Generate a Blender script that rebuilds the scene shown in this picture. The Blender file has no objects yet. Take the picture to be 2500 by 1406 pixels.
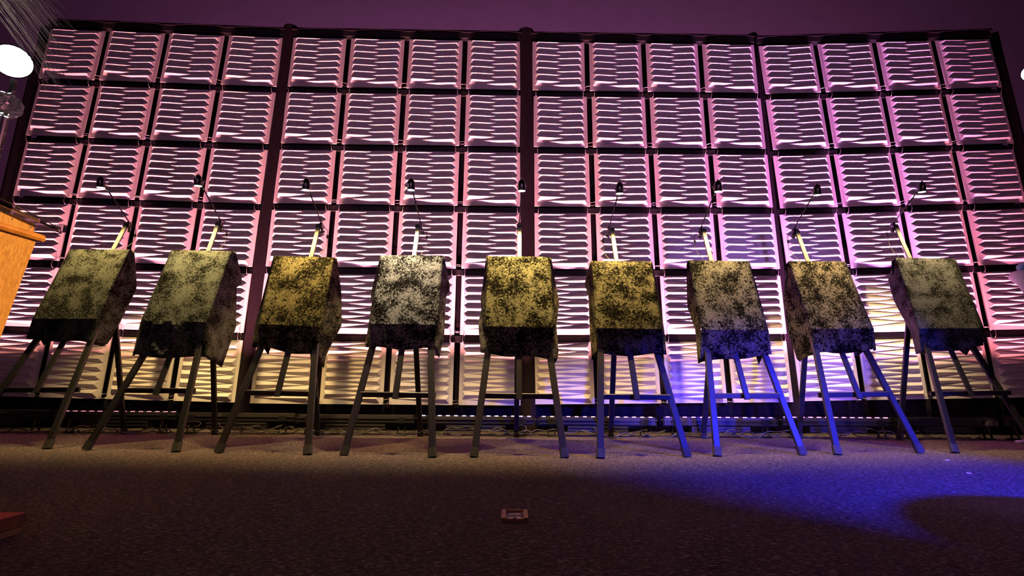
import bpy, bmesh, math, random
from mathutils import Vector, Matrix
random.seed(7)
SC = bpy.context.scene
COL = SC.collection
PI = math.pi

# ------------------------------------------------------------------ camera, world, exposure
F_PX = 1150.0; PITCH = 0.19164; ROLL = -0.00752; CAM_H = 0.50
cd = bpy.data.cameras.new('camera'); cam = bpy.data.objects.new('camera', cd); COL.objects.link(cam)
cd.sensor_width = 36.0; cd.lens = 36.0 * F_PX / 2500.0; cd.clip_start = 0.05; cd.clip_end = 60
cam.location = (0, 0, CAM_H)
cam.rotation_euler = (Matrix.Rotation(PI / 2 + PITCH, 4, 'X') @ Matrix.Rotation(-ROLL, 4, 'Z')).to_euler()
SC.camera = cam
w = bpy.data.worlds.new('world'); SC.world = w; w.use_nodes = True
w.node_tree.nodes['Background'].inputs[0].default_value = (0.36, 0.14, 0.30, 1)
w.node_tree.nodes['Background'].inputs[1].default_value = 0.030
SC.view_settings.view_transform = 'Standard'; SC.view_settings.look = 'None'
SC.view_settings.exposure = 0.0; SC.view_settings.gamma = 1.0
SC.view_settings.use_curve_mapping = False

def spot(name, loc, target, color, watts, deg, blend=0.5, radius=0.03):
    ld = bpy.data.lights.new(name, 'SPOT'); ld.color = color; ld.energy = watts
    ld.spot_size = math.radians(deg); ld.spot_blend = blend; ld.shadow_soft_size = radius
    o = bpy.data.objects.new(name, ld); COL.objects.link(o); o.location = loc
    o.rotation_euler = (Vector(target) - Vector(loc)).to_track_quat('-Z', 'Y').to_euler()
    return o
# blue flood standing to the right of the photographer, low
BLUE_POS = (3.4, 0.45, 1.55)
spot('blue_flood_light', BLUE_POS, (2.35, 2.4, 0.0), (0.016, 0.020, 1.0), 3000, 55, 0.7, 0.04)
spot('blue_low_light', (3.1, 0.9, 0.30), (3.0, 3.8, 0.66), (0.012, 0.025, 1.0), 330, 23, 0.5, 0.03)  # second blue spot, added to tint the hems of the right-hand cloths
# house spotlights seen at the two edges of the frame: their beams
spot('lectern_beam', (3.60, 3.0, 2.60), (-2.15, 1.85, 0.95), (1.0, 0.52, 0.12), 2600, 13, 0.6, 0.08)
# violet wash from the front on the low right of the backdrop
spot('violet_wash', (2.2, -0.8, 0.55), (2.45, 4.7, 0.60), (0.38, 0.20, 1.0), 620, 36, 0.8, 0.12)
# added plum fill lights: one on the panels, one on the rear wall
def area(name, loc, target, color, watts, sx, sy, spread=180):
    ld = bpy.data.lights.new(name, 'AREA'); ld.shape = 'RECTANGLE'; ld.size = sx; ld.size_y = sy
    ld.color = color; ld.energy = watts; ld.spread = math.radians(spread)
    o = bpy.data.objects.new(name, ld); COL.objects.link(o); o.location = loc
    o.rotation_euler = (Vector(target) - Vector(loc)).to_track_quat('-Z', 'Y').to_euler()
    return o
area('plum_house_wash', (0, -3.0, 3.4), (0, 4.7, 2.9), (0.80, 0.34, 0.68), 15, 8, 1, 75)  # front fill added to lift the dark facets of the panels

area('plum_uplight', (0, 5.6, 0.15), (0, 7.0, 5.0), (0.80, 0.22, 0.62), 370, 11, 0.1, 140)  # unseen strip added behind the backdrop to brighten the wall

# ------------------------------------------------------------------ pixel <-> place
O = Vector((0, 0, CAM_H))
def ray(x, y):
    X = x - 1250; Y = y - 703; cr, sr = math.cos(ROLL), math.sin(ROLL)
    px = cr * X + sr * Y; py = -sr * X + cr * Y; c, s = math.cos(PITCH), math.sin(PITCH)
    return Vector((px, F_PX * c + py * s, F_PX * s - py * c))
def at_floor(x, y, z=0.0):
    R = ray(x, y); return O + R * ((z - CAM_H) / R.z)
def at_y(x, y, Y):
    R = ray(x, y); return O + R * (Y / R.y)
def at_x(x, y, X):
    R = ray(x, y); return O + R * (X / R.x)
def at_plane(x, y, p0, n):
    R = ray(x, y); return O + R * ((p0 - O).dot(n) / R.dot(n))

# ------------------------------------------------------------------ materials
def principled(name):
    m = bpy.data.materials.new(name); m.use_nodes = True
    return m, m.node_tree, m.node_tree.nodes['Principled BSDF']
def mat(name, color, rough=0.5, metal=0.0, var=0.12, scale=30, bump=0.0, coat=0.0, stretch=None):
    m, nt, b = principled(name)
    tc = nt.nodes.new('ShaderNodeTexCoord'); n = nt.nodes.new('ShaderNodeTexNoise')
    n.inputs['Scale'].default_value = scale; n.inputs['Detail'].default_value = 4
    if stretch:
        mp = nt.nodes.new('ShaderNodeMapping'); mp.inputs['Scale'].default_value = stretch
        nt.links.new(tc.outputs['Object'], mp.inputs['Vector']); nt.links.new(mp.outputs[0], n.inputs['Vector'])
    else: nt.links.new(tc.outputs['Object'], n.inputs['Vector'])
    cr = nt.nodes.new('ShaderNodeValToRGB')
    cr.color_ramp.elements[0].position = 0.3; cr.color_ramp.elements[1].position = 0.7
    cr.color_ramp.elements[0].color = tuple(c * (1 - var) for c in color) + (1,)
    cr.color_ramp.elements[1].color = tuple(min(1, c * (1 + var)) for c in color) + (1,)
    nt.links.new(n.outputs['Fac'], cr.inputs['Fac']); nt.links.new(cr.outputs['Color'], b.inputs['Base Color'])
    b.inputs['Roughness'].default_value = rough; b.inputs['Metallic'].default_value = metal
    b.inputs['Coat Weight'].default_value = coat
    if rough >= 0.84: b.inputs['Specular IOR Level'].default_value = 0.08
    if bump:
        bp = nt.nodes.new('ShaderNodeBump'); bp.inputs['Strength'].default_value = bump; bp.inputs['Distance'].default_value = 0.01
        nt.links.new(n.outputs['Fac'], bp.inputs['Height']); nt.links.new(bp.outputs[0], b.inputs['Normal'])
    return m
def emit(name, color, strength):
    m, nt, b = principled(name); b.inputs['Base Color'].default_value = (*color, 1)
    b.inputs['Emission Color'].default_value = (*color, 1); b.inputs['Emission Strength'].default_value = strength
    return m
def velvet(name, lo, hi, seed, thr=0.5, scale=34):
    """crushed velvet: patches of pile lying this way and that"""
    m, nt, b = principled(name)
    tc = nt.nodes.new('ShaderNodeTexCoord')
    mp = nt.nodes.new('ShaderNodeMapping'); mp.inputs['Location'].default_value = (seed * 3.1, seed * 1.7, seed)
    nt.links.new(tc.outputs['Object'], mp.inputs['Vector'])
    big = nt.nodes.new('ShaderNodeTexNoise'); big.inputs['Scale'].default_value = 9; big.inputs['Detail'].default_value = 3
    fine = nt.nodes.new('ShaderNodeTexNoise'); fine.inputs['Scale'].default_value = scale
    fine.inputs['Detail'].default_value = 5; fine.inputs['Roughness'].default_value = 0.65; fine.inputs['Distortion'].default_value = 1.2
    for n in (big, fine): nt.links.new(mp.outputs[0], n.inputs['Vector'])
    mx = nt.nodes.new('ShaderNodeMath'); mx.operation = 'MULTIPLY_ADD'; mx.inputs[1].default_value = 0.55
    nt.links.new(big.outputs['Fac'], mx.inputs[0]); nt.links.new(fine.outputs['Fac'], mx.inputs[2])
    cr = nt.nodes.new('ShaderNodeValToRGB'); e = cr.color_ramp.elements
    e[0].position = thr + 0.275 - 0.05; e[1].position = thr + 0.275 + 0.07
    e[0].color = (*lo, 1); e[1].color = (*hi, 1)
    nt.links.new(mx.outputs[0], cr.inputs['Fac']); nt.links.new(cr.outputs['Color'], b.inputs['Base Color'])
    b.inputs['Roughness'].default_value = 0.8; b.inputs['Specular IOR Level'].default_value = 0.02
    b.inputs['Sheen Weight'].default_value = 0.02; b.inputs['Sheen Roughness'].default_value = 0.4
    bp = nt.nodes.new('ShaderNodeBump'); bp.inputs['Strength'].default_value = 0.5; bp.inputs['Distance'].default_value = 0.006
    nt.links.new(fine.outputs['Fac'], bp.inputs['Height']); nt.links.new(bp.outputs[0], b.inputs['Normal'])
    return m
def carpet_mat():
    m, nt, b = principled('charcoal_carpet')
    tc = nt.nodes.new('ShaderNodeTexCoord')
    mp = nt.nodes.new('ShaderNodeMapping'); mp.inputs['Scale'].default_value = (48, 130, 48)
    nt.links.new(tc.outputs['Object'], mp.inputs['Vector'])
    n = nt.nodes.new('ShaderNodeTexNoise'); n.inputs['Scale'].default_value = 1.0; n.inputs['Detail'].default_value = 6
    n.inputs['Roughness'].default_value = 0.75; n.inputs['Distortion'].default_value = 0.8
    nt.links.new(mp.outputs[0], n.inputs['Vector'])
    cr = nt.nodes.new('ShaderNodeValToRGB'); e = cr.color_ramp.elements
    e[0].position = 0.41; e[0].color = (0.018, 0.014, 0.013, 1)
    e[1].position = 0.70; e[1].color = (0.52, 0.42, 0.35, 1)
    k = cr.color_ramp.elements.new(0.55); k.color = (0.080, 0.064, 0.056, 1)
    nt.links.new(n.outputs['Fac'], cr.inputs['Fac']); nt.links.new(cr.outputs['Color'], b.inputs['Base Color'])
    b.inputs['Roughness'].default_value = 0.95; b.inputs['Specular IOR Level'].default_value = 0.15
    bp = nt.nodes.new('ShaderNodeBump'); bp.inputs['Strength'].default_value = 0.7; bp.inputs['Distance'].default_value = 0.006
    nt.links.new(n.outputs['Fac'], bp.inputs['Height']); nt.links.new(bp.outputs[0], b.inputs['Normal'])
    return m
def oak_mat():
    m, nt, b = principled('honey_oak')
    tc = nt.nodes.new('ShaderNodeTexCoord')
    mp = nt.nodes.new('ShaderNodeMapping'); mp.inputs['Scale'].default_value = (150, 150, 7)
    nt.links.new(tc.outputs['Object'], mp.inputs['Vector'])
    n = nt.nodes.new('ShaderNodeTexNoise'); n.inputs['Scale'].default_value = 2.0; n.inputs['Detail'].default_value = 6; n.inputs['Distortion'].default_value = 0.6
    nt.links.new(mp.outputs[0], n.inputs['Vector'])
    cr = nt.nodes.new('ShaderNodeValToRGB'); e = cr.color_ramp.elements
    e[0].position = 0.35; e[0].color = (0.34, 0.17, 0.05, 1); e[1].position = 0.65; e[1].color = (0.62, 0.38, 0.15, 1)
    nt.links.new(n.outputs['Fac'], cr.inputs['Fac']); nt.links.new(cr.outputs['Color'], b.inputs['Base Color'])
    b.inputs['Roughness'].default_value = 0.38
    return m
def glass(name, color, rough=0.02, trans=1.0):
    m = mat(name, color, rough, 0, 0.02); b = m.node_tree.nodes['Principled BSDF']
    b.inputs['Transmission Weight'].default_value = trans; b.inputs['IOR'].default_value = 1.45
    return m
M = dict(
    panel=mat('white_panel_plastic', (0.74, 0.68, 0.68), 0.42, 0, 0.03, 8),
    black_cloth=mat('black_drape_cloth', (0.018, 0.015, 0.020), 0.9, 0, 0.3, 60, 0.3),
    post=mat('dark_post_sleeve', (0.016, 0.010, 0.015), 0.9, 0, 0.3, 80, 0.3),
    bar=mat('black_bar', (0.012, 0.010, 0.013), 0.6, 0, 0.2),
    ring=mat('bright_ring_metal', (0.72, 0.66, 0.66), 0.25, 0.85, 0.04),
    wall=mat('plum_lit_wall_paint', (0.42, 0.36, 0.42), 0.9, 0, 0.04, 3),
    carpet=carpet_mat(), oak=oak_mat(),
    easel=mat('easel_black_metal', (0.022, 0.021, 0.022), 0.45, 0.3, 0.12),
    mast=mat('easel_grey_aluminium', (0.17, 0.17, 0.165), 0.42, 0.5, 0.08),
    rubber=mat('black_rubber', (0.035,0.032,0.032), 0.8, 0, 0.15),
    lamp=mat('gloss_black_lamp', (0.012, 0.012, 0.012), 0.18, 0.0, 0.1, coat=0.6),
    chrome=mat('chrome', (0.9, 0.9, 0.9), 0.12, 1.0, 0.03),
    cord=mat('black_cord', (0.015, 0.013, 0.015), 0.5, 0, 0.1),
    cable=mat('dusty_black_cable', (0.035, 0.03, 0.024), 0.4, 0, 0.3),
    housing=mat('batten_black_aluminium', (0.055, 0.052, 0.050), 0.35, 0.5, 0.25, 12, stretch=(0.3, 8, 40)),
    bronze=mat('bronze_floor_box', (0.62, 0.36, 0.20), 0.5, 0.3, 0.12),
    dark_hole=mat('floor_box_inside', (0.05, 0.03, 0.04), 0.7),
    cream=mat('cream_plastic', (0.80, 0.70, 0.68), 0.5, 0, 0.04),
    acrylic=glass('clear_acrylic', (0.95, 0.95, 0.95)),
    white=mat('white_enamel', (0.80, 0.80, 0.82), 0.4, 0, 0.04),
    teal=mat('teal_glaze', (0.05, 0.30, 0.30), 0.3, 0, 0.1),
    red_pad=mat('pinkish_red_carpet_pad', (0.55, 0.16, 0.14), 0.9, 0, 0.2, 120, 0.3),
    feather=mat('pale_grey_feather', (0.55, 0.52, 0.50), 0.8, 0, 0.2),
)

nt_ = M['feather'].node_tree; tr_ = nt_.nodes.new('ShaderNodeBsdfTranslucent'); tr_.inputs[0].default_value = (0.75, 0.70, 0.66, 1)
mx_ = nt_.nodes.new('ShaderNodeMixShader'); mx_.inputs[0].default_value = 0.55
nt_.links.new(nt_.nodes['Principled BSDF'].outputs[0], mx_.inputs[1]); nt_.links.new(tr_.outputs[0], mx_.inputs[2])
nt_.links.new(mx_.outputs[0], nt_.nodes['Material Output'].inputs[0])
# ------------------------------------------------------------------ mesh helpers
def box(bm, c, s, R=None):
    vs = []
    for x in (-.5, .5):
        for y in (-.5, .5):
            for z in (-.5, .5):
                v = Vector((x * s[0], y * s[1], z * s[2]))
                if R: v = R @ v
                vs.append(bm.verts.new(v + Vector(c)))
    for f in ((0, 1, 3, 2), (4, 6, 7, 5), (0, 4, 5, 1), (2, 3, 7, 6), (0, 2, 6, 4), (1, 5, 7, 3)):
        bm.faces.new([vs[i] for i in f])
    return vs
def frame_of(d, hint=Vector((0, -1, 0))):
    d = d.normalized(); x = d.cross(hint)
    if x.length < 1e-4: x = d.cross(Vector((1, 0, 0)))
    x.normalize(); y = x.cross(d).normalized()
    return x, y, d
def beam(bm, a, b, w_, t_, hint=Vector((0, -1, 0)), bev=0.004):
    """rectangular tube from a to b, width w_ across, t_ deep, chamfered corners"""
    x, y, d = frame_of(b - a, hint); k = bev
    prof = [(-w_/2+k, -t_/2), (w_/2-k, -t_/2), (w_/2, -t_/2+k), (w_/2, t_/2-k), (w_/2-k, t_/2), (-w_/2+k, t_/2), (-w_/2, t_/2-k), (-w_/2, -t_/2+k)]
    r = [[bm.verts.new(p + x * u + y * v) for u, v in prof] for p in (a, b)]
    n = len(prof)
    for i in range(n): bm.faces.new((r[0][i], r[0][(i+1) % n], r[1][(i+1) % n], r[1][i]))
    bm.faces.new(r[0][::-1]); bm.faces.new(r[1])
def tube(bm, pts, rad, n=8, cap=True):
    pts = [Vector(p) for p in pts]; rings = []; hx = None
    for i, p in enumerate(pts):
        d = (pts[min(i+1, len(pts)-1)] - pts[max(i-1, 0)])
        if d.length < 1e-6: d = Vector((0, 0, 1))
        d.normalize()
        if hx is None:
            hx = d.orthogonal().normalized()
        hx = (hx - d * hx.dot(d)); hx.normalize(); hy = d.cross(hx)
        r = rad[i] if isinstance(rad, (list, tuple)) else rad
        rings.append([bm.verts.new(p + hx * (r * math.cos(2*PI*k/n)) + hy * (r * math.sin(2*PI*k/n))) for k in range(n)])
    for a, b in zip(rings, rings[1:]):
        for k in range(n): bm.faces.new((a[k], a[(k+1) % n], b[(k+1) % n], b[k]))
    if cap: bm.faces.new(rings[0][::-1]); bm.faces.new(rings[-1])
def lathe(bm, prof, c=Vector((0, 0, 0)), axis=Vector((0, 0, 1)), n=24):
    x, y, d = frame_of(Vector(axis)); rings = []
    for r, z in prof:
        rings.append([bm.verts.new(Vector(c) + d * z + x * (max(r, 1e-4) * math.cos(2*PI*k/n)) + y * (max(r, 1e-4) * math.sin(2*PI*k/n))) for k in range(n)])
    for a, b in zip(rings, rings[1:]):
        for k in range(n): bm.faces.new((a[k], a[(k+1) % n], b[(k+1) % n], b[k]))
    bm.faces.new(rings[0][::-1]); bm.faces.new(rings[-1])
def ring_mesh(bm, ax, bz, r, nx=18, n=6, plane='yz'):
    P = []
    for i in range(nx + 1):
        a = 2*PI*i/nx
        P.append(Vector((0, ax*math.cos(a), bz*math.sin(a))) if plane == 'yz' else Vector((bz*math.cos(a), ax*math.sin(a), 0)))
    tube(bm, P, r, n, False)
def obj(name, bm, m, parent=None, smooth=False, sharp=None, origin=None):
    bmesh.ops.recalc_face_normals(bm, faces=bm.faces)
    me = bpy.data.meshes.new(name)
    if origin is not None: bmesh.ops.translate(bm, verts=bm.verts, vec=-Vector(origin))
    bm.to_mesh(me); bm.free(); me.materials.append(m)
    if smooth:
        for p in me.polygons: p.use_smooth = True
        if sharp: me.set_sharp_from_angle(angle=math.radians(sharp))
    o = bpy.data.objects.new(name, me); COL.objects.link(o)
    if origin is not None: o.location = origin
    if parent:
        o.parent = parent; o.matrix_parent_inverse = parent.matrix_basis.inverted() if parent.type == 'EMPTY' else Matrix()
        if parent.type == 'MESH' and parent.location.length > 0: o.matrix_parent_inverse = parent.matrix_basis.inverted()
    return o
def B(): return bmesh.new()
def tag(o, label=None, cat=None, group=None, kind=None):
    for k, v in (('label', label), ('category', cat), ('group', group), ('kind', kind)):
        if v: o[k] = v
    return o
def thing(name, loc, label, cat, group=None):
    o = bpy.data.objects.new(name, None); COL.objects.link(o); o.location = loc; o.empty_display_size = 0.1
    return tag(o, label, cat, group)

# ------------------------------------------------------------------ the room
b = B(); box(b, (0, 1.0, -0.05), (18, 14, 0.1)); tag(obj('floor', b, M['carpet']), kind='structure')
b = B(); box(b, (0, 7.05, 5.0), (22, 0.1, 10.2)); tag(obj('wall_back', b, M['wall']), kind='structure')

# ------------------------------------------------------------------ backdrop: four bays of 4 x 6 ridged panels
WY = 4.70; PW = 0.60143; GC = 0.05789; GR = 0.07662; HB = CAM_H - 0.21234
U0 = (-5.23818, -2.50285, 0.18310, 2.80101)
DU = [[0.0114, 0.0129, 0.0884, 0.0992, -0.0137, 0.0103], [0.0126, 0.0639, -0.017, -0.065, 0.0001, 0.0058], [0.0541, -0.1132, 0.002, -0.0194, -0.0161, -0.0243], [0.0305, -0.0438, -0.0561, 0.0824, 0.0287, -0.028]]
DZ = [[-0.0923, -0.1145, -0.0133, -0.0398, 0.0039, 0.0103], [-0.0304, -0.0151, 0.0053, -0.0209, 0.0103, -0.0007], [-0.0325, 0.0272, -0.0027, -0.0523, 0.0036, 0.0041], [-0.1031, 0.1234, -0.0755, 0.0476, 0.0166, 0.0128]]
def sag(s, u, z):
    """bay s: a nominal point on the backdrop -> where the slightly bowed, sagging bay really has it"""
    a = u / 4.7; q = (z - CAM_H - 1.5) / 2; f = (1, a, q, a*q, a*a, q*q)
    return Vector((u + sum(c*k for c, k in zip(DU[s], f)), WY, z + sum(c*k for c, k in zip(DZ[s], f))))
def panel_mesh():
    bm = B(); h = 0.3; T = 0.012
    box(bm, (0, T/2, 0), (2*h, T, 2*h))
    A = 0.034; n = 7; top = 0.287; pitch = 0.574 / n / 2
    L = []; R = []
    for i in range(2*n + 1):
        z = top - i * pitch
        lc = (i % 2 == 0) and i < 2*n; rc = (i % 2 == 1)
        L.append(bm.verts.new((-0.238 if lc else -0.268, -A if lc else -0.0005, z - (0.012 if lc and i == 0 else 0))))
        R.append(bm.verts.new((0.238 if rc else 0.268, -A if rc else -0.0005, z)))
    for i in range(2*n):
        if i % 2 == 0: tri = ((L[i], R[i], L[i+1]), (R[i], R[i+1], L[i+1]))
        else: tri = ((L[i], R[i], R[i+1]), (L[i], R[i+1], L[i+1]))
        for t in tri: bm.faces.new(t)
    for i in range(1, 2*n):
        if i % 2 == 0: bm.faces.new((L[i-1], L[i], L[i+1]))
        else: bm.faces.new((R[i-1], R[i+1], R[i]))
    c0 = bm.verts.new((-0.268, -0.0005, top)); bm.faces.new((L[0], c0, R[0])); bm.faces.new((L[0], L[1], c0))
    return bm
bmP = panel_mesh(); meP = bpy.data.meshes.new('ridged_panel')
bmP.to_mesh(meP); bmP.free(); meP.materials.append(M['panel'])
bmP = B()
for s_ in (0,): ring_mesh(bmP, 0.030, 0.045, 0.0023, plane='yz')
meRv = bpy.data.meshes.new('ring_upright'); bmP.to_mesh(meRv); bmP.free(); meRv.materials.append(M['ring'])
bmP = B(); ring_mesh(bmP, 0.030, 0.038, 0.0023, plane='xy')
meRh = bpy.data.meshes.new('ring_level'); bmP.to_mesh(meRh); bmP.free(); meRh.materials.append(M['ring'])
for me_ in (meRv, meRh):
    for p in me_.polygons: p.use_smooth = True
BAY = ('leftmost', 'second', 'third', 'rightmost'); ROW = ('top', 'second', 'third', 'fourth', 'fifth', 'bottom'); COLN = ('first', 'second', 'third', 'fourth')
def linked(name, me, loc):
    o = bpy.data.objects.new(name, me); COL.objects.link(o); o.location = loc; return o
rnd = random.Random(3)
TOPZ = HB + 6*PW + 5*GR
for s in range(4):
    for c in range(4):
        for r in range(6):
            u = U0[s] + c*(PW+GC); z = HB + (5-r)*(PW+GR)
            q = [sag(s, u+a*PW, z+b_*PW) for a, b_ in ((0, 0), (1, 0), (1, 1), (0, 1))]
            ctr = (q[0]+q[1]+q[2]+q[3]) / 4; ex = (q[1]-q[0]+q[2]-q[3]) / 2; ez = (q[3]-q[0]+q[2]-q[1]) / 2
            o = linked('ridged_panel', meP, (ctr.x, WY, ctr.z))
            o.rotation_euler = (rnd.uniform(-.006, .006), -math.atan2(ex.z, ex.x), rnd.uniform(-.008, .008))
            o.scale = (ex.length/0.6, 1, ez.length/0.6)
            tag(o, f'white ridged wall panel, {ROW[r]} row, {COLN[c]} column of the {BAY[s]} bay', 'wall panel', 'ridged panels of the backdrop')
            # rings to the panel below, left and right corner
            if r < 5:
                for side, fx in (('left', 0.035), ('right', PW-0.035)):
                    p = sag(s, u+fx, z - GR/2)
                    k = linked('panel_ring', meRv, (p.x, WY-0.004, p.z)); k.rotation_euler = (0, 0, rnd.uniform(-.25, .25))
                    tag(k, f'upright metal ring below {side} corner of {ROW[r]}-row panel, {COLN[c]} column, {BAY[s]} bay', 'ring', 'rings tying panels to the panels below')
            if c < 3:
                p = sag(s, u+PW+GC/2, z + 0.028)
                k = linked('panel_ring', meRh, (p.x, WY-0.004, p.z))
                k.rotation_euler = ((rnd.uniform(0.25, 0.6) if r == 5 else rnd.uniform(-.25, .1)), rnd.uniform(-.15, .15), 0)
                if r == 5: k.scale = (1.15, 1.3, 1)
                tag(k, f'level metal ring bridging {COLN[c]} and {COLN[c+1]} columns, {ROW[r]} row, {BAY[s]} bay', 'ring', 'rings tying panels side by side')
    # frame of the bay: black bars in the gaps and a black drape behind
    x0 = U0[s]-0.02; x1 = U0[s]+4*PW+3*GC+0.02
    fr = thing('backdrop_frame', ((x0+x1)/2, WY+0.06, 0), f'black pipe frame and drape carrying the {BAY[s]} bay of panels', 'backdrop frame', 'frames of the backdrop bays')
    for r in range(5):
        bm = B(); z = HB + (5-r)*(PW+GR) - GR/2; P = [sag(s, x0 + (x1-x0)*k/6, z) for k in range(7)]
        for a_, b_ in zip(P, P[1:]): beam(bm, a_+Vector((0, .040, 0)), b_+Vector((0, .040, 0)), 0.02, 0.064, Vector((0, 0, 1)))
        obj('crossbar', bm, M['bar'], fr)
    for c in range(3):
        bm = B(); u = U0[s]+PW+c*(PW+GC)+GC/2
        P = [sag(s, u, HB-0.03 + (TOPZ+0.06-HB)*k/6)+Vector((0, .075, 0)) for k in range(7)]
        for a_, b_ in zip(P, P[1:]): beam(bm, a_, b_, 0.05, 0.02)
        obj('mullion', bm, M['post'], fr)
    bm = B(); P = [(sag(s, x0+(x1-x0)*k/8, TOPZ+0.035), sag(s, x0+(x1-x0)*k/8, TOPZ+0.105)) for k in range(9)]
    for (a_, c_), (b_, d_) in zip(P, P[1:]):
        m1 = (a_+c_)/2+Vector((0, .03, 0)); m2 = (b_+d_)/2+Vector((0, .03, 0)); beam(bm, m1, m2, 0.06, 0.075, Vector((0, 0, 1)))
    obj('top_rail', bm, M['bar'], fr)
    # drape: shallow folds from the top rail to the floor
    bm = B(); N = 90; cols = []
    for k in range(N+1):
        x = x0-0.03 + (x1-x0+0.06)*k/N; f = 0.014*math.sin(k*1.3)+0.008*math.sin(k*0.47+s)
        zt = sag(s, x, TOPZ+0.08).z
        cols.append([bm.verts.new((x, WY+0.12+f*(0.5 if z_ > 1 else 1), z_)) for z_ in (0.0, 0.3, 1.5, 2.8, zt)])
    for a_, b_ in zip(cols, cols[1:]):
        for k in range(4): bm.faces.new((a_[k], b_[k], b_[k+1], a_[k+1]))
    d = obj('drape', bm, M['black_cloth'], fr, smooth=True)
    md = d.modifiers.new('thick', 'SOLIDIFY'); md.thickness = 0.003
    # top valance: the cloth pulled over the rail, scalloped between the columns
    bm = B(); N = 48; pr = None
    for k in range(N+1):
        x = x0 + (x1-x0)*k/N; ph = ((x - U0[s]) % (PW+GC))/(PW+GC); sc = 0.045 - 0.035*math.sin(PI*ph)**0.7
        t_ = sag(s, x, TOPZ+0.118); v = [bm.verts.new((t_.x, WY+0.05, t_.z+0.006)), bm.verts.new((t_.x, WY-0.02, t_.z)), bm.verts.new((t_.x, WY-0.024, t_.z-sc))]
        if pr:
            for j in range(2): bm.faces.new((pr[j], v[j], v[j+1], pr[j+1]))
        pr = v
    d = obj('valance', bm, M['post'], fr, smooth=True); md = d.modifiers.new('thick', 'SOLIDIFY'); md.thickness = 0.003
# uprights in cloth sleeves
UP = []
for s in range(3):
    bot = (sag(s, U0[s]+4*PW+3*GC, HB) + sag(s+1, U0[s+1], HB)) / 2
    top = (sag(s, U0[s]+4*PW+3*GC, TOPZ) + sag(s+1, U0[s+1], TOPZ)) / 2
    wid = (sag(s+1, U0[s+1], 2.5) - sag(s, U0[s]+4*PW+3*GC, 2.5)).x
    d = (top-bot)/(top.z-bot.z)
    bm = B(); a_ = bot - d*bot.z + Vector((0, .055, 0)); b_ = top + d*0.16 + Vector((0, .055, 0))
    N = 10; pts = [a_ + (b_-a_)*(k/N) for k in range(N+1)]
    tube(bm, pts + [b_+Vector((0, 0, .02)), b_+Vector((0, 0, .032))], [wid/2+0.018+0.003*math.sin(k*2.1) for k in range(N+1)] + [0.045, 0.01], 14)
    o = obj('backdrop_upright', bm, M['post'], smooth=True, sharp=50, origin=a_)
    tag(o, f'dark cloth sleeved upright between the {BAY[s]} and {BAY[s+1]} bays of the backdrop', 'upright', 'uprights between the bays')
for s, u, sgn, nm in ((0, U0[0], -1, 'left'), (3, U0[3]+4*PW+3*GC, 1, 'right')):
    bm = B(); N = 14; rows = []
    for k in range(N+1):
        z = (TOPZ+0.15)*k/N; e = sag(s, u, max(z, HB)); wd = 0.20 - 0.02*k/N
        rows.append([bm.verts.new((e.x + sgn*(wd*q), WY+0.03+(0.02*math.sin(q*9+k*.3))+0.02*q, z + (0.035*q if k == N else 0))) for q in (0, .2, .4, .6, .8, 1)])
    for a_, b_ in zip(rows, rows[1:]):
        for k in range(5): bm.faces.new((a_[k], a_[k+1], b_[k+1], b_[k]))
    o = obj('side_drape', bm, M['black_cloth'], smooth=True); md = o.modifiers.new('thick', 'SOLIDIFY'); md.thickness = 0.02
    tag(o, f'black side drape closing the {nm} end of the panel backdrop', 'drape')

# ------------------------------------------------------------------ LED battens on the floor in front of the backdrop
WH = {0: (1.0, 0.32, 0.26), 1: (1.0, 0.34, 0.26), 2: (1.0, 0.35, 0.27), 3: (1.0, 0.35, 0.29), 4: (1.0, 0.35, 0.29), 5: (1.0, 0.31, 0.40), 6: (0.95, 0.29, 0.58), 7: (0.95, 0.30, 0.52), 8: (1.0, 0.24, 0.26)}
BATX = [(-5.24, -4.16), (-4.06, -3.02), (-2.98, -1.95), (-1.92, -0.88), (-0.83, 0.20), (0.26, 1.30), (1.38, 2.39), (2.45, 3.43), (3.50, 4.37), (4.44, 5.30)]  # first batten is an unseen addition that lights the lower left panels
BATW = [0.75, 0.85, 1.0, 1.1, 1.1, 1.1, 1.15, 1.2, 1.0, 0.45]
LEDC = [(1,.3,.4), (1, .35, .5), (1, .5, .5), (1, .5, .5), (.75, .45, 1), (1, .35, .35), (.8, .2, 1), (1, .15, .7), (.6, .1, .5), (.7, .2, .2)]
LEDS = [0, 1.2, 0, 0, 9, 7, 9, 9, 0, 0]
BLAB = ['dark, leftmost of the row, in the corner behind the lectern', 'behind the left pair of easels, thin pink lit top edge', 'dark topped, behind the second and third easels', 'dark topped, behind the fourth easel left side', 'with white and violet LEDs, behind the fourth and fifth easels',
        'with red LEDs, behind the fifth and sixth easels', 'with violet LEDs, behind the sixth and seventh easels', 'with magenta LEDs, behind the seventh and eighth easels', 'dark topped, behind the rightmost two easels', 'rightmost on the floor, beyond the last easel']
bmL = B(); box(bmL, (0, 0, 0), (0.030, 0.016, 0.007)); meL = {}
BY = 4.43
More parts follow.
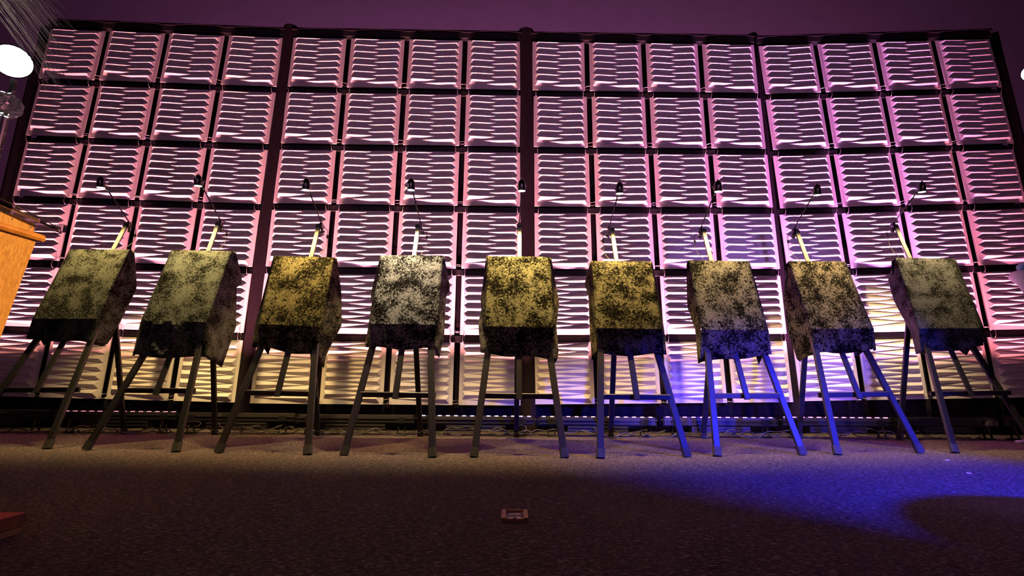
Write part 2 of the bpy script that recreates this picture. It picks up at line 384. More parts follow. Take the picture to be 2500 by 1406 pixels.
for i, (x0, x1) in enumerate(BATX):
    z = 0.165 + 0.02*max(0, abs(i-4.5)-1)/3
    lb = 'black LED batten ' + BLAB[i]
    t = thing('led_batten', ((x0+x1)/2, BY, 0), lb, 'stage light', 'LED battens along the foot of the backdrop')
    L_ = x1-x0; cx = (x0+x1)/2
    bm = B()
    box(bm, (cx, BY, z-0.035), (L_, 0.075, 0.058)); box(bm, (cx, BY-0.044, z-0.020), (L_, 0.012, 0.008)); box(bm, (cx, BY-0.044, z-0.050), (L_, 0.012, 0.008))
    box(bm, (cx, BY-0.028, z), (L_, 0.008, 0.012)); box(bm, (cx, BY+0.028, z), (L_, 0.008, 0.012))
    obj('batten_body', bm, M['housing'], t)
    for ex in (x0-0.004, x1+0.004):
        bm = B(); box(bm, (ex, BY, z-0.030), (0.012, 0.085, 0.078)); lathe(bm, [(0.008, 0), (0.008, 0.014)], (ex+(0.006 if ex > cx else -0.02), BY-0.02, z-0.02), (1, 0, 0), 10)
        obj('end_cap', bm, M['lamp'], t)
    bm = B(); hx0 = x0+0.24*L_; hx1 = x0+0.76*L_
    box(bm, ((hx0+hx1)/2, BY-0.01, z-0.098), (hx1-hx0, 0.07, 0.052)); box(bm, ((hx0+hx1)/2, BY-0.048, z-0.083), (hx1-hx0, 0.008, 0.006)); box(bm, ((hx0+hx1)/2, BY-0.048, z-0.112), (hx1-hx0, 0.008, 0.006))
    obj('power_housing', bm, M['housing'], t)
    for fx in (x0+0.10*L_, x1-0.10*L_):
        bm = B()
        for dx in (-0.035, 0.035):
            beam(bm, Vector((fx+dx*0.6, BY-0.02, z-0.06)), Vector((fx+dx, BY-0.035, 0.0)), 0.010, 0.022)
        box(bm, (fx, BY-0.042, z-0.035), (0.07, 0.02, 0.045)); box(bm, (fx, BY-0.02, 0.006), (0.085, 0.07, 0.012))
        obj('foot_bracket', bm, M['lamp'], t)
    n = max(6, int(L_/0.073)); led_m = emit('led_glow', LEDC[i], LEDS[i]) if LEDS[i] else M['housing']
    bm = B(); box(bm, (cx, BY, z+0.001), (L_-0.01, 0.045, 0.004)); obj('lens_strip', bm, mat('batten_lens', (0.35, 0.25, 0.28), 0.25), t)
    if LEDS[i]:
        mel = bpy.data.meshes.new('led'); bmx = bmL.copy(); bmx.to_mesh(mel); bmx.free(); mel.materials.append(led_m)
        for k in range(n):
            o = linked('led', mel, (x0+(k+.5)*L_/n, BY-0.022, z+0.007)); o.parent = t; o.matrix_parent_inverse = t.matrix_basis.inverted()
    for dy, col, e_ in ((0.010, WH[max(0, i-1)], 33), (-0.018, (0.50, 0.10, 1.0), (4, 5, 4, 4, 5, 4, 8, 12, 12, 4)[i])):
        ar = area('batten_beam', (cx, BY+dy, z+0.016), (cx, BY+dy+0.27, z+0.016+3.0), col, e_*BATW[i], L_-0.04, 0.02, 42)
        ar.parent = t; ar.matrix_parent_inverse = t.matrix_basis.inverted()
bmL.free()
# cables
def wander(x0, x1, y, z, amp, n, seed):
    r = random.Random(seed); P = []
    ph = r.uniform(0, 6); ph2 = r.uniform(0, 6)
    for q in range(n+1):
        x = x0+(x1-x0)*q/n; k = q*16.0/n*abs(x1-x0)
        P.append((x, y+amp*math.sin(k*0.7+ph)+amp*.5*math.sin(k*1.9+ph2), max(0.008, z+0.018*math.sin(k*0.9+ph2)+0.010*math.sin(k*2.3))))
    return P
CB = [(-4.6, -2.9, 4.33, .020, 'loose black cables heaped at the backdrop foot behind the leftmost easel'), (-2.9, -1.6, 4.33, .030, 'loose black cable along the backdrop foot behind the second easel'),
      (-1.8, -0.6, 4.34, .028, 'loose black cable running under the battens behind the third and fourth easels'), (-0.6, 0.7, 4.34, .03, 'loose black cable on the floor behind the middle easel'),
      (0.6, 1.8, 4.34, .03, 'loose black cable on the floor behind the sixth easel'), (1.7, 2.9, 4.34, .03, 'loose black cable on the floor behind the seventh easel'), (2.8, 4.2, 4.34, .03, 'loose black cable on the floor behind the two rightmost easels')]
for i, (a_, c_, y, z, lb) in enumerate(CB):
    bm = B(); tube(bm, wander(a_, c_, y, z, 0.025, 110, i), 0.005, 6)
    r2 = random.Random(i+40)
    for q in range(3):
        xa = a_+(c_-a_)*r2.uniform(0, .5); xb = xa+r2.uniform(.35, .7)
        tube(bm, wander(xa, xb, y+r2.uniform(-.03, .05), z+r2.uniform(0, .04), 0.035, 50, i*7+q), 0.0045, 6)
    tag(obj('cable', bm, M['cable'], smooth=True, origin=((a_+c_)/2, y, 0)), lb, 'cable', 'cables along the foot of the backdrop')
def coil(c, rx, rz, label):
    bm = B(); P = [Vector((c.x+rx*math.cos(t), c.y+0.03*math.sin(t*2), c.z+rz*math.sin(t))) for t in [2*PI*k/20 for k in range(21)]]
    tube(bm, P, 0.0045, 6); tag(obj('cable_loop', bm, M['cable'], smooth=True, origin=c), label, 'cable')
coil(at_y(474, 1052, 4.28)+Vector((0, 0, .01)), 0.065, 0.030, 'small loop of black cable on the carpet beside the second easel rear leg')
coil(at_y(1276, 1046, 4.36), 0.05, 0.030, 'small loop of cable behind the middle easel rear leg')
bm = B(); tube(bm, [at_floor(x, y, 0.006) for x, y in ((318, 1065), (345, 1066), (365, 1058), (385, 1057), (400, 1063), (412, 1061), (420, 1050))], 0.004, 6)
tag(obj('power_cord', bm, M['cord'], smooth=True, origin=at_floor(365, 1060)), 'thin black cord snaking on the carpet from the leftmost easel rear foot', 'cord')

# ------------------------------------------------------------------ easels, velvet cloths, picture lamps
ALPHA = math.radians(17.5); NRM = Vector((0, -math.cos(ALPHA), math.sin(ALPHA)))
EZ = [
 dict(fl=(-91, 1113), fr=(120, 1113), rf=(310, 1066), lt=(85, 853), rt=(222, 858), rr=(262, 856), mb=(95, 972), mt=(309, 561), tl=(171.5, 626), tr=(316, 624), bl=(83, 796), br=(242, 793), cb=((-60, 972), (198, 967)), hd=(243, 466),
      FL=(93, 845), FR=(221, 853), L=[(168, 627, .03), (80, 796, .04), (66, 845, .08)], R=[(327, 626, .06), (335, 717, .2), (293, 805, .2), (267, 853, .2), (251, 861, .15)], tip=[(97, 840), (128, 842), (109, 860)], warm=(1, .80, .42), hi=(0.070, 0.075, 0.063)),
 dict(fl=(215, 1115), fr=(435, 1116), rf=(531, 1065), lt=(350, 880), rt=(487, 880), rr=(503, 885), mb=(388, 972), mt=(532, 555), tl=(418, 624), tr=(565, 624), bl=(351, 796), br=(509, 798), cb=((300, 967), (480, 966)), hd=(480, 458),
      FL=(330, 882), FR=(509, 886), L=[(416, 626, .03), (345, 796, .04), (326, 882, .05)], R=[(575, 625, .06), (593, 700, .25), (578, 712, .22), (578, 809, .3), (545, 907, .3)], tip=[(340, 876), (358, 876), (349, 892)], warm=(1, .82, .45), hi=(0.103, 0.112, 0.096)),
 dict(fl=(538, 1117), fr=(757, 1118), rf=(782, 1066), lt=(636, 860), rt=(772, 880), rr=(755, 875), mb=(683, 972), mt=(777, 556), tl=(669, 634), tr=(815, 636), bl=(632, 800), br=(788, 805), cb=((600, 968), (778, 969)), hd=(744, 464),
      FL=(640, 858), FR=(768, 875), L=[(666, 636, .03), (626, 795, .06), (617, 857, .1)], R=[(822, 638, .06), (834, 721, .2), (836, 800, .25), (800, 870, .2), (794, 905, .2)], tip=[(640, 850), (664, 853), (657, 875)], warm=(1, .76, .36), hi=(0.133, 0.124, 0.071)),
 dict(fl=(845, 1118), fr=(1062, 1120), rf=(1032, 1068), lt=(907, 863), rt=(1055, 858), rr=(1012, 856), mb=(970, 973), mt=(1019, 554), tl=(930, 629), tr=(1081, 627), bl=(902, 796), br=(1070, 795), cb=((884, 968), (1068, 968)), hd=(1000, 460),
      FL=(909, 854), FR=(1062, 855), L=[(927, 632, .05), (904, 726, .2), (909, 745, .15), (893, 852, .15)], R=[(1084, 630, .05), (1100, 709, .25), (1090, 724, .2), (1086, 826, .2), (1075, 877, .2)], tip=[(905, 850), (918, 852), (915, 873)], warm=(1, .86, .70), hi=(0.188, 0.193, 0.199)),
 dict(fl=(1163, 1118), fr=(1385, 1116), rf=(1266, 1067), lt=(1193, 865), rt=(1347, 875), rr=(1268, 866), mb=(1271, 970), mt=(1266, 549), tl=(1189.5, 627), tr=(1342, 627), bl=(1182, 798), br=(1356, 798), cb=((1184, 967), (1360, 966)), hd=(1270, 458),
      FL=(1197, 864), FR=(1347, 876), L=[(1187, 630, .05), (1174, 736, .2), (1178, 750, .15), (1170, 790, .2), (1177, 862, .15)], R=[(1345, 630, .05), (1366, 736, .2), (1360, 795, .15), (1367, 868, .12), (1356, 888, .1)], tip=None, warm=(1, .78, .38), hi=(0.187, 0.183, 0.120)),
 dict(fl=(1472, 1116), fr=(1685, 1110), rf=(1496, 1062), lt=(1468, 864), rt=(1610, 858), rr=(1507, 862), mb=(1558, 967), mt=(1491, 555), tl=(1443, 635), tr=(1589, 634), bl=(1455, 798), br=(1619, 798), cb=((1474, 965), (1640, 964)), hd=(1509, 461),
      FL=(1462, 864), FR=(1622, 860), L=[(1440, 637, .05), (1427, 690, .2), (1437, 721, .15), (1441, 800, .15), (1447, 876, .1)], R=[(1592, 636, .04), (1623, 798, .1), (1630, 860, .1)], tip=[(1605, 852), (1618, 852), (1614, 872)], warm=(1, .78, .38), hi=(0.139, 0.131, 0.086)),
 dict(fl=(1758, 1107), fr=(1967, 1101), rf=(1722, 1057), lt=(1730, 877), rt=(1875, 860), rr=(1740, 870), mb=(1826, 962), mt=(1714, 554), tl=(1680, 630), tr=(1827, 630), bl=(1713, 798), br=(1874, 797), cb=((1742, 959), (1908, 956)), hd=(1749, 453),
      FL=(1714, 878), FR=(1880, 856), L=[(1679, 632, .05), (1677, 670, .12), (1679, 741, .17), (1700, 798, .14), (1708, 880, .05)], R=[(1830, 632, .04), (1878, 797, .05), (1886, 855, .05)], tip=[(1846, 850), (1870, 850), (1855, 882)], warm=(1, .80, .45), hi=(0.116, 0.111, 0.088)),
 dict(fl=(2052, 1099), fr=(2255, 1092), rf=(1955, 1050), lt=(1993, 862), rt=(2128, 850), rr=(1977, 865), mb=(2100, 957), mt=(1941, 552), tl=(1924, 628), tr=(2058, 627), bl=(1983.5, 792), br=(2127.5, 789), cb=((2002, 953), (2175, 948)), hd=(1991, 458),
      FL=(1997, 852), FR=(2134, 843), L=[(1922, 632, .06), (1911, 720, .25), (1926, 803, .25), (1951, 875, .25), (1972, 858, .12)], R=[(2062, 629, .04), (2133, 789, .05), (2140, 842, .06)], tip=[(2084, 836), (2120, 838), (2090, 861)], warm=(1, .78, .42), hi=(0.133, 0.124, 0.086)),
 dict(fl=(2338, 1090), fr=(2542, 1083), rf=(2200, 1047), lt=(2262, 848), rt=(2385, 830), rr=(2232, 850), mb=(2372, 945), mt=(2182, 536), tl=(2185, 616), tr=(2327, 616), bl=(2244, 787), br=(2398, 784), cb=((2275, 946), (2470, 940)), hd=(2247, 447),
      FL=(2253, 846), FR=(2405, 829), L=[(2183, 618, .05), (2167, 670, .2), (2183, 722, .2), (2227, 800, .2), (2238, 850, .2)], R=[(2331, 618, .04), (2403, 784, .05), (2411, 828, .06)], tip=[(2336, 832), (2376, 826), (2362, 851)], warm=(1, .84, .58), hi=(0.081, 0.083, 0.082)),
]
ORD = ('leftmost', 'second', 'third', 'fourth', 'fifth, middle', 'sixth', 'seventh', 'eighth', 'rightmost')
E_LAB = ['black display easel with dark legs standing leftmost, nearest the lectern', 'black display easel second from the left in the row of nine', 'black display easel third from the left in the row of nine',
         'black display easel fourth from the left, left of the middle one', 'black display easel in the middle of the row, only its right leg lit blue', 'display easel with bright blue lit legs, first right of the middle',
         'display easel with bright blue lit legs, third from the right end', 'display easel with deep blue legs, second from the right end', 'display easel with navy lit legs standing rightmost']
C_LAB = ['crushed velvet cloth, dark olive gold, over the leftmost display board beside the lectern', 'crushed velvet cloth with a gathered U fold in front, over the second board from left',
         'black and gold mottled velvet cloth over the third board from left', 'silvery black crushed velvet cloth over the fourth board from left', 'bright gold mottled velvet cloth over the middle board',
         'gold mottled velvet cloth over the sixth board from left, dark blue hem', 'gold mottled velvet cloth with blue hem over the third board from right', 'gold velvet cloth with blue hem and long open left fold, second board from right',
         'grey violet velvet cloth with bright blue right corner and hem over the rightmost board']
L_LAB = ['above the leftmost easel', 'above the second easel from left', 'above the third easel from left', 'above the fourth easel from left, with whitish light', 'above the middle easel, in front of a dark upright',
         'above the sixth easel from left', 'above the third easel from right', 'above the second easel from right', 'above the rightmost easel']
def resample(P, n):
    L = [0]
    for a_, b_ in zip(P, P[1:]): L.append(L[-1]+(b_-a_).length)
    out = []
    for k in range(n+1):
        t = L[-1]*k/n; i = 0
        while i < len(P)-2 and L[i+1] < t: i += 1
        f = (t-L[i])/max(1e-9, L[i+1]-L[i]); out.append(P[i]+(P[i+1]-P[i])*f)
    return out
def grid(bm, rows):
    vs = [[bm.verts.new(p) for p in r] for r in rows]
    for a_, b_ in zip(vs, vs[1:]):
        for k in range(len(a_)-1): bm.faces.new((a_[k], a_[k+1], b_[k+1], b_[k]))
for i, e in enumerate(EZ):
    rr = random.Random(100+i)
    fl, fr = at_floor(*e['fl']), at_floor(*e['fr']); fl.z = fr.z = 0
    m = (fl+fr)/2
    P = lambda k, off=0.0: at_plane(e[k][0], e[k][1], m+NRM*off, NRM)
    # feet pulled onto the easel's own line
    fl = at_floor(*e['fl']); fr = at_floor(*e['fr'])
    t = thing('display_easel', m, E_LAB[i], 'easel', 'display easels in a row')
    mt, mb = P('mt'), P('mb'); tl, tr = P('tl', .068), P('tr', .068); bl, br = P('bl', .068), P('br', .068)
    hubz = (tl.z+tr.z)/2 - 0.10
    for k, (foot, up) in enumerate((('fl', 'lt'), ('fr', 'rt'))):
        f_ = fl if foot == 'fl' else fr; u_ = P(up); d = (u_-f_)
        top = f_ + d*((hubz-f_.z)/d.z)
        f2 = f_ + d.normalized()*0.045
        top = top - NRM*((top-m).dot(NRM)+.004)
        bm = B(); beam(bm, f2, top, 0.046, 0.024); lg = obj('leg', bm, M['easel'], t)
        if k == 0: htl = top
        else: htr = top
        bm = B(); beam(bm, f_+d.normalized()*0.004, f_+d.normalized()*0.062, 0.056, 0.036, bev=0.008); obj('rubber_foot', bm, M['rubber'], lg)
    hub = (htl+htr)/2
    bm = B(); beam(bm, htl+Vector((0, .02, 0)), htr+Vector((0, .02, 0)), 0.04, 0.02, Vector((0, 0, 1))); obj('hub_brace', bm, M['easel'], t)
    # rear leg
    rf = at_floor(*e['rf']); rf = rf if rf.y < 4.34 else at_y(e['rf'][0], e['rf'][1], 4.34); rf.z = max(0.0, min(rf.z, 0.0))
    ru = hub + Vector((0, .03, 0)); d = ru-rf
    bm = B(); beam(bm, rf+d.normalized()*0.04, ru, 0.044, 0.022); lg = obj('leg', bm, M['easel'], t)
    bm = B(); beam(bm, rf+d.normalized()*0.003, rf+d.normalized()*0.05, 0.052, 0.032, bev=0.006); obj('rubber_foot', bm, M['rubber'], lg)
    # mast, from the low crossbar to the lamp clip
    md_ = (mt-mb).normalized()
    bm = B(); beam(bm, mb-md_*0.015+NRM*.010, mb+(mt-mb)*.5-NRM*.006, 0.042, 0.018); obj('lower_mast', bm, M['easel'], t)
    bm = B(); beam(bm, mb+(mt-mb)*0.45+NRM*.004, mt-md_*0.02+NRM*.004, 0.036, 0.018); ms = obj('mast', bm, M['mast'], t)
    bm = B(); beam(bm, mt-md_*0.03+NRM*.004, mt+NRM*.004, 0.044, 0.030, bev=0.006); obj('end_cap', bm, M['rubber'], ms)
    # low crossbar
    ca = at_plane(*e['cb'][0], m-NRM*0.02, NRM); cb_ = at_plane(*e['cb'][1], m-NRM*0.02, NRM)
    bm = B(); beam(bm, ca, cb_, 0.018, 0.038, Vector((0, 0, 1))); obj('crossbar', bm, M['easel'], t)
    # ledge that carries the board
    la = bl+(br-bl)*0.02-NRM*0.035; lb_ = bl+(br-bl)*0.98-NRM*0.035
    bm = B(); beam(bm, la-Vector((0, 0, .012)), lb_-Vector((0, 0, .012)), 0.06, 0.02, Vector((0, 0, 1))); obj('ledge', bm, M['easel'], t)
    # ---- velvet cloth
    bm = B(); N = 24; NV = 24
    rows = []
    for v in range(NV+1):
        a_ = tl+(bl-tl)*(v/NV); b_ = tr+(br-tr)*(v/NV)
        rows.append([a_+(b_-a_)*(k/N) + NRM*(rr.uniform(-.0012, .0012) if 0 < k < N and 0 < v < NV else 0) for k in range(N+1)])
    grid(bm, rows)
    # front hem
    FL = at_y(*e['FL'], bl.y-0.004); FR = at_y(*e['FR'], br.y-0.004)
    nf = rr.choice((3, 3.5, 4)) if i > 4 else 2.5; ph = rr.uniform(0, 3); rows = []
    for v in range(11):
        q = v/10; row = []
        for k in range(25):
            s_ = k/24; top = bl+(br-bl)*s_; bot = FL+(FR-FL)*s_+Vector((0, 0, 0.010*math.sin(s_*7+ph)))
            p = top+(bot-top)*q; edge = min(1, 5*min(s_, 1-s_)+.15)
            p.y += 0.013*q*edge*math.sin(s_*nf*2*PI+ph) + 0.006*q
            if i == 1:   # gathered U fold
                g = abs(math.hypot((s_-.38)/.16, (q-.35)/.55)-1); p.y -= 0.030*math.exp(-(g/.28)**2)*(1 if q > .1 else q*10)
            row.append(p)
        rows.append(row)
    grid(bm, rows)
    # side falls
    for key, T0, B0, F0 in (('L', tl, bl, FL), ('R', tr, br, FR)):
        inner = resample([T0, T0+(B0-T0)*.5, B0, F0], 18)
        o_ = []
        tot = len(e[key])
        for (x, y, dy) in e[key]:
            # depth: the board edge at that height plus how far the fall hangs behind it
            R = ray(x, y); f = max(0.0, min(1.0, (y-e['tl'][1])/(e['bl'][1]-e['tl'][1]))); yy = T0.y+(B0.y-T0.y)*f + dy
            o_.append(at_y(x, y, yy))
        outer = resample(o_, 18); rows = []
        for k in range(19):
            a_, b_ = inner[k], outer[k]; row = []
            for q in range(9):
                f = q/8; p = a_+(b_-a_)*f
                p.x += 0.008*math.sin(k*0.55+q*0.9+i)*f*(1-f)*3
                row.append(p)
            rows.append(row)
        grid(bm, rows)
    # top fold, lapping over behind the board
    rows = [[tl+(tr-tl)*(k/N) for k in range(N+1)], [tl+(tr-tl)*(k/N)-NRM*.05+Vector((0, 0, -.004)) for k in range(N+1)], [tl+(tr-tl)*(k/N)-NRM*.054+Vector((0, 0.01, -.12-.03*math.sin(k))) for k in range(N+1)]]
    grid(bm, rows)
    if e['tip']:
        yb = bl.y+0.09; A_, B2, C_ = [at_y(x, y, yb) for x, y in e['tip']]
        up = Vector((0, 0.0, 0.16)); rows = [[A_+up, (A_+B2)/2+up, B2+up], [A_, (A_+B2)/2, B2], [C_+(A_-C_)*.1, C_, C_+(B2-C_)*.1]]; grid(bm, rows)
    bmesh.ops.remove_doubles(bm, verts=bm.verts, dist=0.0012)
    cl = obj('velvet_cloth', bm, velvet('crushed_velvet', (0.0022, 0.002, 0.002), e['hi'], i+1, 0.515 if i not in (0, 1, 8) else 0.488, 66 if i not in (0, 1, 8) else 95), smooth=True, sharp=13, origin=(tl+br)/2)
    so = cl.modifiers.new('thick', 'SOLIDIFY'); so.thickness = 0.004; so.offset = 1
    tag(cl, C_LAB[i], 'cloth', 'velvet cloths over the display boards')
    # ---- picture lamp
    hd = at_y(e['hd'][0], e['hd'][1]-2, mt.y-0.31)
    t = thing('picture_lamp', mt, 'small black clip-on picture lamp ' + L_LAB[i], 'lamp', 'picture lamps on the easels')
    side = -1 if i >= 5 else 1
    if i == 4: side = -0.1
    j = mt + Vector((0.022*side, -0.005, 0.0))
    bm = B(); box(bm, j+Vector((0, 0, -.012)), (0.022, 0.036, 0.055)); box(bm, j+Vector((0.008*side, 0, -.055)), (0.014, 0.02, 0.05)); obj('clamp', bm, M['lamp'], t)
    bm = B(); lathe(bm, [(0.004, -.012), (0.011, -.01), (0.012, .0), (0.009, .012)], j+Vector((0.022*side, -.01, -.065)), (1, 0, 0), 12); obj('knob', bm, M['lamp'], t, smooth=True, sharp=40)
    back = hd + Vector((0, 0.050, -.012))
    bm = B(); tube(bm, [j+Vector((0, 0, .01)), j+(back-j)*.5+Vector((0, 0, .006)), back], 0.0052, 8); obj('arm', bm, M['lamp'], t, smooth=True)
    ax = (Vector((0, -0.02, 1.0))).normalized() if True else None
    tiltv = Vector((0.0, -0.16, 1.0)).normalized()
    sh_c = hd
    bm = B(); lathe(bm, [(0.004, .060), (0.012, .058), (0.022, .048), (0.0285, .030), (0.0300, .010), (0.0300, -.032), (0.0275, -.032), (0.0275, -.026), (0.002, -.0255)], sh_c, tiltv, 24)
    shd = obj('lamp_shade', bm, M['lamp'], t, smooth=True, sharp=40)
    bm = B()
    for sx in (-1, 1): tube(bm, [sh_c+Vector((0.034*sx, .0, -.005)), sh_c+Vector((0.036*sx, .02, .02)), sh_c+Vector((0.012*sx, .045, .0)), back], 0.0028, 6)
    obj('yoke', bm, M['chrome'], t, smooth=True)
    bm = B(); lathe(bm, [(0.003, 0), (0.007, .002), (0.007, .008), (0.003, .010)], sh_c+tiltv*.060, tiltv, 12); obj('top_knob', bm, M['chrome'], t, smooth=True)
    bm = B(); lathe(bm, [(0.0272, -.0305), (0.0265, -.033), (0.001, -.0345)], sh_c, tiltv, 24)
    obj('lens', bm, emit('warm_lamp_glow', (1, .90, .62) if i != 3 else (1, .93, .78), 14), t, smooth=True)
    sw = j + Vector((0.05*side, 0.02, -.10)); ct = Vector((mt.x+(mb.x-mt.x)*.25 + 0.03*side, mt.y-.05, tl.z+0.02))
    bm = B(); P_ = [j+Vector((0, .01, -.02)), j+Vector((0.045*side, .02, -.04)), sw, sw+Vector((0.0, 0.0, -.05)), (sw+ct)/2+Vector((0.02*side, 0, -.02)), ct, ct+Vector((0, .05, -.08))]
    C3 = []
    for k in range(len(P_)-1):
        p0, p1, p2, p3 = P_[max(k-1, 0)], P_[k], P_[k+1], P_[min(k+2, len(P_)-1)]
        for s_ in range(5):
            f = s_/5; C3.append(0.5*((2*p1)+(p2-p0)*f+(2*p0-5*p1+4*p2-p3)*f*f+(3*p1-p0-3*p2+p3)*f**3))
    C3.append(P_[-1]); tube(bm, C3, 0.0025, 6); cdn = obj('cord', bm, M['cord'], t, smooth=True)
    bm = B(); lathe(bm, [(0.003, -.018), (0.009, -.012), (0.009, .012), (0.003, .018)], sw, (0, 0, 1), 10); obj('inline_switch', bm, M['lamp'], cdn, smooth=True)
    sp = spot('lamp_beam', hd-tiltv*0.042, hd-tiltv*0.042+Vector((0, 0.20, -1.0)), (e['warm'][0], e['warm'][1]*.84, e['warm'][2]*.56), 200, 78, 0.9, 0.012)
    sp.parent = t; sp.matrix_parent_inverse = t.matrix_basis.inverted()

# ------------------------------------------------------------------ lectern at the left edge
A1 = at_floor(88, 600, 1.12); LX = A1.x; FY = A1.y
t = thing('lectern', (LX-0.35, FY-0.25, 0), 'honey oak lectern with clear sloping reading top at the left edge of the room', 'lectern')
def q_(x, y, z): return Vector((x, y, z))
NYL = FY-0.62   # near edge
bm = B()  # body, tapering down to the base; its right face is the one in view
tp = [q_(LX, FY, 1.115), q_(LX, NYL, 1.115), q_(LX-.62, NYL, 1.115), q_(LX-.62, FY, 1.115)]
bt = [q_(LX-.13, FY-.03, .06), q_(LX-.13, NYL+.05, .06), q_(LX-.52, NYL+.05, .06), q_(LX-.52, FY-.03, .06)]
v1 = [bm.verts.new(p) for p in tp]; v2 = [bm.verts.new(p) for p in bt]
for k in range(4): bm.faces.new((v1[k], v1[(k+1) % 4], v2[(k+1) % 4], v2[k]))
bm.faces.new(v1); bm.faces.new(v2[::-1]); obj('body', bm, M['oak'], t)
bm = B(); beam(bm, q_(LX+.012, FY+.012, 1.125), q_(LX+.012, NYL-.012, 1.125), 0.03, 0.034, Vector((1, 0, 0)), 0.01); beam(bm, q_(LX+.012, FY+.012, 1.125), q_(LX-.63, FY+.012, 1.125), 0.03, 0.034, Vector((0, 1, 0)), 0.01)
obj('moulding', bm, mat('orange_oak_moulding', (0.55, 0.26, 0.08), 0.35, 0, 0.2, 20), t)
bm = B(); box(bm, ((LX*2-.62)/2, (FY+NYL)/2, 1.165), (0.60, 0.60, 0.06)); obj('top_box', bm, M['oak'], t)
bm = B(); R3 = Matrix.Rotation(0.0, 3, 'X')
pa = at_y(141, 582, FY+0.06); pb = at_x(-30, 505, pa.x)
for z_off in (0,):
    c_ = [pa, pb, pb+Vector((-.75, 0, .02)), pa+Vector((-.75, 0, .02))]
    vs = [bm.verts.new(p) for p in c_]+[bm.verts.new(p+Vector((0, 0, .012))) for p in c_]
    for f in ((0, 1, 2, 3), (7, 6, 5, 4), (0, 4, 5, 1), (1, 5, 6, 2), (2, 6, 7, 3), (3, 7, 4, 0)): bm.faces.new([vs[k] for k in f])
obj('reading_top', bm, M['acrylic'], t)
bm = B(); pc = pa+(pb-pa)*.04
box(bm, pa+Vector((-0.005, 0.015, 0.02)), (0.035, 0.02, 0.035)); obj('acrylic_lip', bm, M['acrylic'], t)
for f in (.28, .55):
    bm = B(); c_ = pa+(pb-pa)*f+Vector((-.05, 0, -.018)); lathe(bm, [(0.009, 0), (0.009, .004), (0.003, .007)], c_, (1, -.2, .1), 10); obj('standoff_screw', bm, M['chrome'], t)
# base platform with its carpeted top, two layers
cpt = at_floor(75, 1268, 0.062); cpb = at_floor(72, 1290, 0.0); X1 = cpt.x; Y1 = cpt.y
def plat(z0, z1, X, Y, W, D, mm, nm):
    bm = B(); box(bm, (X-W/2, Y-D/2, (z0+z1)/2), (W, D, z1-z0)); return obj(nm, bm, mm, t)
plat(0.0, 0.020, X1-.004, Y1-.004, 1.1, 0.9, M['oak'], 'base_plinth')
plat(0.024, 0.058, X1, Y1, 1.1, 0.9, mat('dark_oak_edge', (0.34, 0.15, 0.05), 0.4, 0, 0.35, 30), 'base_board')
plat(0.058, 0.062, X1-.003, Y1-.003, 1.09, 0.89, M['red_pad'], 'base_pad')
bm = B()  # cord along the reading top
tube(bm, [pb+Vector((.004, 0, .020)), pa+(pb-pa)*.4+Vector((.006, 0, .022)), pa+Vector((.004, .004, .012)), pa+Vector((.0, .012, -.006)), pa+Vector((-.06, .012, -.004)), pa+Vector((-.12, .0, -.006))], 0.0022, 6)
tag(obj('microphone_cord', bm, M['cord'], smooth=True, origin=pa), 'thin black cord trailing over the clear top of the lectern', 'cord')

# ------------------------------------------------------------------ feathers, faceted globe and spotlight at the left edge
fc = thing('feather_centrepiece', (-3.25, 2.6, 0), 'tall centrepiece of pale drooping feathers at the top left corner', 'centrepiece')
bm = B(); lathe(bm, [(0.14, 0), (0.14, .012), (0.02, .03), (0.014, .2), (0.014, 1.75), (0.05, 1.80)], (-3.32, 2.6, 0)); obj('stand', bm, M['chrome'], fc, smooth=True, sharp=40)
rr = random.Random(5); bm = B(); src = at_y(-330, -260, 2.55)
tips = [(95, 2), (130, 25), (100, 18), (135, 45), (122, 50), (137, 65), (140, 88), (138, 80), (128, 78), (112, 72), (100, 70), (120, 110), (133, 128), (105, 100), (90, 64), (150, 148), (130, 150), (155, 232), (150, 250), (120, 180), (95, 150), (145, 200), (160, 245), (110, 215)]
for k, (x, y) in enumerate(tips):
    e_ = at_y(x+rr.uniform(-6, 6), y+rr.uniform(-6, 6), 2.55+rr.uniform(-.12, .12)); mid = (src+e_)/2+Vector((0.05, 0, 0.16+rr.uniform(-.05, .1)))
    for w_ in range(4):
        off = Vector((rr.uniform(-.05, .03), rr.uniform(-.05, .05), rr.uniform(-.04, .04))); e2 = e_+off*(1.3 if w_ else 0)
        P_ = [(src*(1-f)**2 + mid*(2*f*(1-f)) + e2*f*f) + off*(.5*f) for f in [k2/10 for k2 in range(11)]]
        tube(bm, P_, [0.0026*(1-f/11)+.0003 for f in range(11)], 4)
obj('feather_plume', bm, M['feather'], fc)
gl = at_y(6, 275, 2.75)
bm = B(); bmesh.ops.create_icosphere(bm, subdivisions=3, radius=0.082, matrix=Matrix.Translation(gl))
for v in bm.verts: v.co += (v.co-gl).normalized()*(0.006*((v.index*7) % 3-1))
o = obj('faceted_globe', bm, glass('cut_glass', (0.8, 0.78, 0.8), 0.05, 0.8), origin=gl); tag(o, 'faceted cut glass globe half in view below the left spotlight', 'globe')
bm = B(); tube(bm, [gl-Vector((0, 0, .085)), Vector((gl.x, gl.y, 0.02))], 0.02, 12); lathe(bm, [(0.15, 0), (0.15, .012), (0.02, .03)], (gl.x, gl.y, 0))
tag(obj('globe_stand', bm, M['chrome'], smooth=True, sharp=40), 'slim metal stand under the faceted globe, left edge', 'stand')
